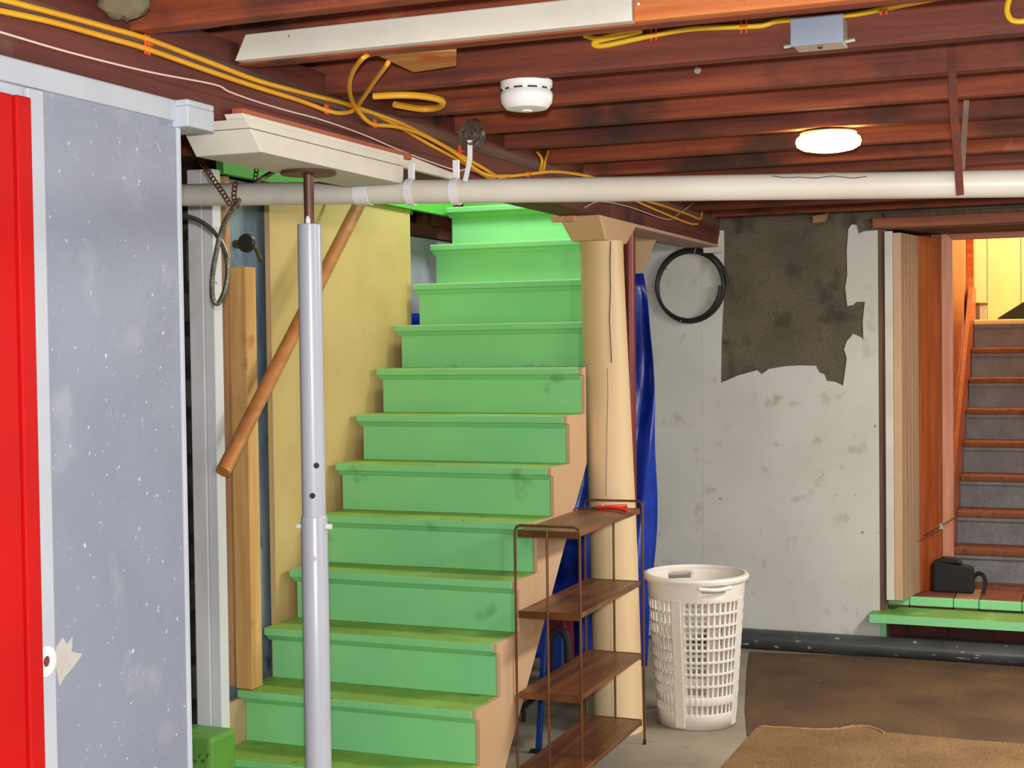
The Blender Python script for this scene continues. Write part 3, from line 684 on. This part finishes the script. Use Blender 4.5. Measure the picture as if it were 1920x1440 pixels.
dq('back_board', pd0+Vector((-.012, .004)), pd1+Vector((-.012, .004)), SH, hz, 'stud_dark', d2, .004)
pe = Vector((xat(1766, 8.0), 8.0))
dq('jamb', pd1+Vector((.004, .004)), pe+Vector((0, -.002)), SH, PY(1730, 445, 7.9).z, 'varnish', d2, .03)
zt, zi = PY(1800, 424, 8.0).z, PY(1800, 449, 8.0).z
pf = Vector((xat(1787, 8.0), 8.0))
MB().prism([(pe.x, SH), (pf.x, SH), (pf.x, zi), (pe.x, zt)], 'y', 8.0, 8.05).build('frame_upright', 'varnish_pale', d2, bevel=.003)
MB().prism([(pe.x+.001, zt+.001), (pf.x+.001, zi+.001), (.6, zi+.001), (.6, zt+.001)], 'y', 8.0, 8.05).build('frame_head', 'varnish_x', d2, bevel=.003)
zl0, zl1 = PY(1780, 424, YB).z, PY(1780, 404, YB).z
box(xat(1640, YB), .9, YB-.05, YB-.002, zl0, min(zl1, JB-.01)).build('lintel', 'lintel_wood', d2, bevel=.004)
box(xat(1660, YB), .9, YB+.0, 8.0, zl0-.004, 2.26).build('head_board', 'stud_dark', d2)
# sill of alternating bricks
sl = thing('brick_sill', 'brick doorway sill with alternating red and tan bricks and green painted edge', 'sill', (-.5, 7.75, 0))
edges = [xat(x, 7.64) for x in (1658, 1703, 1786, 1834, 1915)]
while edges[-1] < .3: edges += [edges[-1]+.13, edges[-1]+.35]
for i in range(len(edges)-1):
    b = box(edges[i]+.002, edges[i+1]-.003, 7.665, 7.98, .222, .28)
    bk_ = b.build('brick', 'brick_tan' if i % 2 == 0 else 'brick_red', sl, bevel=.004)
    box(edges[i]+.001, edges[i+1]-.002, 7.642+random.uniform(-.004, .002), 7.6645, .235, .281).build('painted_edge', 'green_paint', bk_, bevel=.004)
for r_ in range(3):
    x = edges[0]-.0+(.0 if r_ % 2 else -.0); first = True
    while x < .25:
        l = .105 if (first and r_ % 2) else .21; first = False
        box(x+.004, x+l-.004, 7.65+random.uniform(0, .006), 7.76, .004+.073*r_, .004+.073*r_+.065).build('brick', 'brick_dark', sl, bevel=.004); x += l
box(edges[0], .25, 7.668, 7.98, .0, .221).build('core', 'mortar', sl)
# green board step
gs = thing('board_step', 'green painted board step on short legs in front of brick sill', 'step', (-.6, 7.5, 0))
xs = PY(1630, 1150, 7.4).x; zs = PY(1700, 1154, 7.4).z
box(xs, .3, 7.4, 7.636, zs-.048, zs).build('board', 'green_dull', gs, bevel=.005)
o = box(xs, .3, 7.397, 7.3995, zs-.046, zs-.004).build('front_edge', 'green_paint', gs)
xg = PY(1645, 1185, 7.5).x
box(xg, xg+.045, 7.503, 7.63, 0, zs-.049).build('leg', 'green_paint', gs, bevel=.003)
box(.2, .245, 7.503, 7.63, 0, zs-.049).build('leg', 'green_paint', gs, bevel=.003)
# black case
tc = thing('tool_bag', 'black fabric tool bag with strap on brick sill', 'bag', PZ(1795, 1112, .281))
p0, p1 = PZ(1748, 1110, .281), PZ(1828, 1114, .281); yy = p1.y
xa, xb = p0.x, PY(1826, 1100, yy).x
h0, h1 = PY(1750, 1052, yy).z, PY(1826, 1066, yy).z
MB().hexa([(xa, yy, .281), (xb, yy, .281), (xb, yy+.12, .281), (xa, yy+.12, .281)],
          [(xa+.004, yy+.008, h0), (xb-.004, yy+.008, h1), (xb-.006, yy+.11, h1+.0), (xa+.004, yy+.11, h0+.0)]).build('body', 'black_fabric', tc, bevel=.012)
MB().hexa([(xa+.02, yy+.015, h0-.004), (xb-.06, yy+.015, h0-.012), (xb-.06, yy+.1, h0-.012), (xa+.02, yy+.1, h0-.004)],
          [(xa+.05, yy+.03, h0+.018), (xb-.09, yy+.03, h0+.012), (xb-.09, yy+.09, h0+.012), (xa+.05, yy+.09, h0+.018)]).build('flap', 'black_fabric', tc, bevel=.006)
ribbon(spline([Vector((xb-.006, yy+.05, .36)), Vector((xb+.02, yy+.04, .385)), Vector((xb+.048, yy+.03, .372)), Vector((xb+.055, yy+.025, .33)), Vector((xb+.045, yy+.02, .284))], 3), .022, .008, (0, -1, 0.01)).build('strap', 'black_fabric', tc)

# ------------------------------------------------------------------ far stairs beyond the doorway
fs = thing('cellar_stairs', 'grey stairs with worn brown carpet edges rising beyond the doorway', 'staircase', (-.25, 8.2, SH))
FX0, FX1, FH, FR, FY, FT = -.695, .32, .291, .181, 8.13, .214
for k in range(1, 9):
    y = FY+FT*(k-1); z = FH+FR*k
    ye = y+FT+.04 if k < 8 else 10.4
    box(FX0, FX1, y, ye, z-.032, z).build('tread', 'tread_carpet' if k < 8 else 'cream_plank', fs, bevel=.008)
    box(FX0+.002, FX1, y+.03, y+.05, z-FR+.0006, z-.0325).build('riser', 'riser_grey', fs)
    box(FX0+.002, FX1, y+.012, y+.0295, z-.052, z-.0326).build('moulding', 'riser_grey', fs)
box(FX0, FX1, FY-.1, FY+.045, .2, FH).build('foot_board', 'tread_carpet', fs)
MB().prism([(8.06, SH+.02), (8.06, SH+.42), (9.63, 1.95), (9.9, 1.95), (9.9, 1.5), (8.3, SH)], 'x', FX0-.028, FX0-.002).build('stringer', 'varnish', fs)
sw = thing('wall_stairwell', None, None, (-.3, 10, 0), kind='structure')
box(-.79, -.725, 8.05, 9.3, .0, 2.7).build('side_wall', 'varnish', sw)
box(-.79, -.745, 9.3, 10.4, .0, 3.4).build('side_wall', 'varnish_pale', sw)
box(-.743, -.70, 9.72, 9.80, 1.742, 3.2).build('door_casing', 'raw_orange', sw)
x = -.9; i = 0
for wd in (.24, .22, .3, .2, .28, .3):
    box(x+.003, x+wd-.003, 10.42+(.004 if i % 2 else 0), 10.45, 1.2, 3.5).build('plank', 'cream_plank', sw); x += wd; i += 1
box(.34, .40, 8.05, 10.4, 0, 3.4).build('side_wall', 'cream_plank', sw)
box(-1.3, .6, 8.052, 8.08, zt-.01, 3.4).build('upper_wall', 'cream_plank', sw)
box(-1.3, -.795, 8.052, 8.08, 0, zt-.011).build('side_wall', 'stud_dark', sw)
box(-1.3, -1.02, 7.7, 8.05, 0, 2.5).build('side_wall', 'stud_dark', sw)
box(-.9, .6, 8.0, 10.5, 3.4, 3.45).build('upper_ceiling', 'cream_plank', sw)
lz = FH+FR*8
p = PY(1838, 594, 9.95)
bi = thing('waste_bin', 'small grey bin with flared lid on the upper landing', 'bin', (p.x, 9.95, lz))
MB().lathe([(.034, 0), (.04, .1)], (p.x, 9.95, lz), 4).build('body', 'grey_bin', bi)
MB().lathe([(.046, .1005), (.05, .112), (.03, .118)], (p.x, 9.95, lz), 4).build('lid', 'stud_dark', bi)
p0, p1 = PY(1868, 597, 9.9), PY(1935, 556, 9.9)
dk = MB().prism([(p0.x, lz+.001), (p1.x+.25, lz+.001), (p1.x+.25, p1.z+.1), (p1.x, p1.z), (p0.x+.02, lz+.02)], 'y', 9.9, 10.0).build('folded_bag', 'black_fabric', bevel=.006)
tag(dk, 'black sloping bag lying at the top of grey stairs', 'bag')

# ------------------------------------------------------------------ carpets
def carpet(name, px, z0, th, mat, lab):
    pts = [PZ(x, y, z0+th) for x, y in px]
    o = MB().prism([(min(p.x, 3.2), min(p.y, YB-.075)) for p in pts], 'z', z0, z0+th).build(name, mat); return tag(o, lab, 'carpet')
q1 = [(1398, 1330), (1400, 1290), (1402, 1250), (1406, 1222), (1500, 1226), (1700, 1232), (1930, 1239), (2700, 1268), (2800, 1500), (1930, 1420), (1600, 1400), (1440, 1382), (1402, 1378)]
carpet('carpet', q1, 0, .006, 'carpet_far', 'darker brown carpet strip along the dark wall pipe')
q2 = [(1420, 1362), (1450, 1362), (1480, 1364), (1520, 1366), (1560, 1369), (1590, 1365), (1612, 1362), (1640, 1365), (1658, 1374), (1670, 1373), (1740, 1380), (1830, 1388), (1930, 1395), (2750, 1466), (3100, 1800), (1080, 1780), (1320, 1474), (1365, 1424)]
carpet('carpet', q2, .0065, .006, 'carpet_near', 'lighter tan carpet with ragged torn edge, nearest the camera')
fr = spline([PZ(x, y, .014) for x, y in ((1420, 1362), (1480, 1365), (1540, 1368), (1575, 1366), (1600, 1362), (1625, 1362), (1648, 1369), (1658, 1375))], 4)
o = MB().tube(fr, [.003+.004*abs(math.sin(i*1.3)) for i in range(len(fr))], 6).build('carpet_fray', 'brick_tan', smooth=True); tag(o, 'frayed torn fringe along edge of the tan carpet', 'fringe')

# ------------------------------------------------------------------ metal and wood shelf
sx0, sx1, sy0, sy1 = -1.913, -1.668, 4.748, 5.5
sh = thing('shelf_unit', 'four tier brown wooden shelf with thin metal rods, in front of log column', 'shelf', ((sx0+sx1)/2, (sy0+sy1)/2, 0))
for z in (.1, .368, .66, .952):
    s = box(sx0+.006, sx1-.006, sy0+.006, sy1-.006, z-.018, z).build('shelf_board', 'shelf_wood', sh, bevel=.003)
    for y in (sy0+.003, sy1-.003):
        box(sx0+.008, sx1-.008, y-.004, y+.004, z-.024, z+.002).build('end_rail', 'rod_brown', sh, bevel=.002)
for y in (sy0-.005, sy1+.005):
    zt_ = .982 if y > 5 else .97
    pts = [(sx0, y, 0.0), (sx0, y, zt_-.02), (sx0+.006, y, zt_-.006), (sx0+.02, y, zt_), (sx1-.02, y, zt_), (sx1-.006, y, zt_-.006), (sx1, y, zt_-.02), (sx1, y, 0.0)]
    MB().tube(pts, .005, 8).build('end_frame', 'rod_brown', sh, smooth='auto')
    MB().tube([((sx0+sx1)/2, y, 0.09), ((sx0+sx1)/2, y, .955)], .005, 8).build('middle_rod', 'rod_brown', sh, smooth='auto')
    for x in (sx0, sx1): MB().lathe([(.007, .0), (.008, .006), (.006, .02)], (x, y, 0), 10).build('foot', 'dark_slot', sh)
# red handled shears on the top board
rc = PZ(1145, 954, .956); ps = thing('shears', 'red handled shears lying on the top shelf board', 'shears', rc)
tip = PZ(1078, 953, .957); piv = PZ(1120, 953, .957)
MB().bar(piv, tip, .016, .004).build('blade', 'dark_slot', ps)
for dx, e_ in ((-.012, PZ(1175, 949, .962)), (.012, PZ(1178, 958, .962))):
    a = piv+Vector((0, 0, .004)); m_ = (a+e_)/2+Vector((-dx*.4, dx*1.6, .003))
    MB().tube(spline([a, m_, e_]), .0075, 10).build('handle', 'plastic_red', ps, smooth='auto')
for t_ in (1130, 1145): p = PZ(t_, 948, .968); MB().lathe([(.005, -.004), (.006, 0), (.003, .004)], p, 12).build('rivet', 'pvc_white', ps)

# ------------------------------------------------------------------ laundry basket
bc = PZ(1307, 1352, 0); BH = .632
bk = thing('laundry_basket', 'tall off white plastic laundry basket with slotted sides beside the shelf', 'basket', bc)
def br(z): 
    t = z/BH; return .163+.045*t**1.0
ncol = 48; cols = []
for i in range(ncol):
    cols += [(i+.0)/ncol, (i+.36)/ncol]
band = lambda i: (i % 12) in (0, 1)
rows = [0, .05]
solid_rows = {0}
z = .05; spec = [('s', .012), ('h', .034), ('s', .034)]+[('h', .0375), ('s', .0105)]*8+[('s', .03), ('g', .022), ('s', .03)]
kinds = ['s']
for kd, hh in spec: z += hh; rows.append(z); kinds.append(kd)
sc2 = BH/rows[-1]; rows = [r_*sc2 for r_ in rows]
b = MB(); nc = len(cols)
ang0 = math.atan2(-bc.y, -bc.x)-.55
for r_ in rows:
    for c2 in cols:
        a = ang0+2*math.pi*c2; b.v.append(Vector((bc.x+br(r_)*math.cos(a), bc.y+br(r_)*math.sin(a), r_+.004)))
for ri, kd in enumerate(kinds):
    for ci in range(nc):
        i = ci//2; hole = ci % 2 == 1
        if kd == 'h' and hole and not band(i): continue
        if kd == 'g' and (i % 24) in (5, 6, 7, 8): continue
        cj = (ci+1) % nc
        b.f.append([ri*nc+ci, ri*nc+cj, (ri+1)*nc+cj, (ri+1)*nc+ci]); b.m.append(0)
b.build('slotted_wall', 'basket_plastic', bk, solid=.004, smooth=True)
MB().lathe([(.158, .0), (.164, .003), (.164, .012), (.15, .012)], bc, 48).build('bottom', 'basket_plastic', bk, smooth='auto')
rim = MB().lathe([(br(BH)-.003, BH-.012), (br(BH)+.014, BH-.016), (br(BH)+.017, BH-.004), (br(BH)+.012, BH+.006), (br(BH)-.001, BH+.008), (br(BH)-.004, BH), (br(BH)-.003, BH-.012)], bc, 64, closed_ends=False).build('rim', 'basket_plastic', bk, smooth='auto')
for i in range(4):
    a = ang0+2*math.pi*((i*12+.95)/ncol)
    pr_ = [Vector((bc.x+(br(z)+.002)*math.cos(a), bc.y+(br(z)+.002)*math.sin(a), z)) for z in (.01, .2, .4, .55)]
    for p, q_ in zip(pr_[:-1], pr_[1:]): pass
    bb_ = MB()
    for p, q_ in zip(pr_[:-1], pr_[1:]): bb_.bar(p, q_, .042, .005, (math.cos(a), math.sin(a), 0))
    bb_.build('upright_band', 'basket_plastic', bk, bevel=.002)
for s_ in (0, 1):
    b = MB(); rr_ = br(BH)+.02; a0 = ang0+2*math.pi*((s_*24+4.6)/ncol); a1 = ang0+2*math.pi*((s_*24+9.4)/ncol); pts = []
    for i in range(9):
        a = a0+(a1-a0)*i/8; pts.append(bc+Vector((rr_*math.cos(a), rr_*math.sin(a), BH-.028-.006*math.sin(math.pi*i/8))))
    b.tube(pts, .009, 10).build('handle', 'basket_plastic', rim, smooth='auto')

# ------------------------------------------------------------------ under the stairs
fst = thing('folded_stand', 'folded blue steel stand with black arched padding under the stairs', 'stand', (-2.03, 5.2, 0))
p = PZ(1010, 1412, 0); t_ = PY(1022, 1180, p.y+.03)
MB().bar(p+Vector((0, 0, .012)), t_, .022, .022, (0, 1, 0)).build('leg', 'steel_blue', fst, bevel=.003)
box(p.x-.035, p.x+.03, p.y-.014, p.y+.014, 0, .013).build('foot', 'black_rubber', fst, bevel=.004)
yy = p.y+.08
arch = spline([PY(1032, 1290, yy), PY(1026, 1235, yy), PY(1032, 1195, yy), PY(1048, 1180, yy), PY(1062, 1195, yy), PY(1066, 1240, yy), PY(1070, 1290, yy)])
MB().tube(arch, .016, 12).build('padding', 'black_fabric', fst, smooth='auto')
MB().bar(PY(975, 1330, yy), PY(1062, 1262, yy), .02, .03, (0, 1, 0)).build('cross_bar', 'black_fabric', fst, bevel=.005)
for px in (966, 982):
    MB().tube(spline([PY(975, 1322, yy-.02), PY(px, 1335, yy-.03), PY(px-1, 1352, yy-.03)]), .009, 8).build('hook', 'black_fabric', fst, smooth='auto')
t2 = PY(1046, 1300, yy+.02)
MB().bar(t2, PY(1046, 1190, yy+.02), .045, .012, (0, 1, 0)).build('panel', 'steel_blue', fst, bevel=.004)
p = PY(1042, 1120, 6.3)
tag(MB().hexa([(p.x-.05, 6.3, .0), (p.x+.05, 6.3, .0), (p.x+.05, 6.44, .0), (p.x-.05, 6.44, .0)], [(p.x-.05, 6.32, p.z), (p.x+.045, 6.32, p.z), (p.x+.045, 6.42, p.z), (p.x-.05, 6.42, p.z)]).build('fuel_can', 'red_pipe', bevel=.015), 'red container low in front of blue tarp under the stairs', 'container')
# green tub at the foot of the stairs
p = PX(372, 1386, -2.93)
gt = thing('plastic_tub', 'dark green plastic tub with scuffed front by foot of the stairs', 'tub', (-2.98, 4.06, 0))
xa, xb = PY(346, 1400, 4.02).x-.15, PY(396, 1400, 4.02).x
zt2 = PY(370, 1384, 4.02).z
MB().hexa([(xa, 4.02, 0), (xb-.006, 4.02, 0), (xb-.006, 4.17, 0), (xa, 4.17, 0)], [(xa, 4.02, zt2), (xb, 4.02, zt2), (xb, 4.18, zt2), (xa, 4.18, zt2)]).build('body', 'bright_plastic', gt, bevel=.014)
b = MB(); rr = random.Random(4)
for i in range(6):
    q = PY(363+i*5, 1432-rr.uniform(0, 12), 4.0185); b.bar(q, q+Vector((rr.uniform(-.004, .008), 0, rr.uniform(.006, .016))), .002, .003, (0, -1, 0))
b.build('scuff_marks', 'dark_slot', gt)

# scrap on the flaked patch, latch rod on the jamb
p, q = PY(1524, 418, YB-.006), PY(1548, 404, YB-.006)
tag(MB().prism([(p.x, p.z), (q.x, p.z+.004), (q.x+.02, q.z+.03), (q.x-.004, q.z+.008), (p.x, q.z)], 'y', YB-.008, YB-.001).build('paper_scrap', 'brick_tan'), 'torn tan paper scrap at top of the flaked cement patch', 'paper')
lr = thing('latch_rod', 'thin dark latch rod with pale tag slanting across orange door jamb', 'latch', PY(1735, 1003, 7.72))
a, b_ = PY(1733, 1004, 7.70), PY(1794, 968, 7.95)
MB().tube([a, b_], .0035, 8).build('rod', 'black_rubber', lr, smooth='auto')
m_ = a.lerp(b_, .5); MB().prism([(m_.x-.022, m_.z-.012), (m_.x+.02, m_.z-.02), (m_.x+.004, m_.z+.018)], 'y', m_.y-.008, m_.y-.005).build('tag', 'grey_bin', lr)
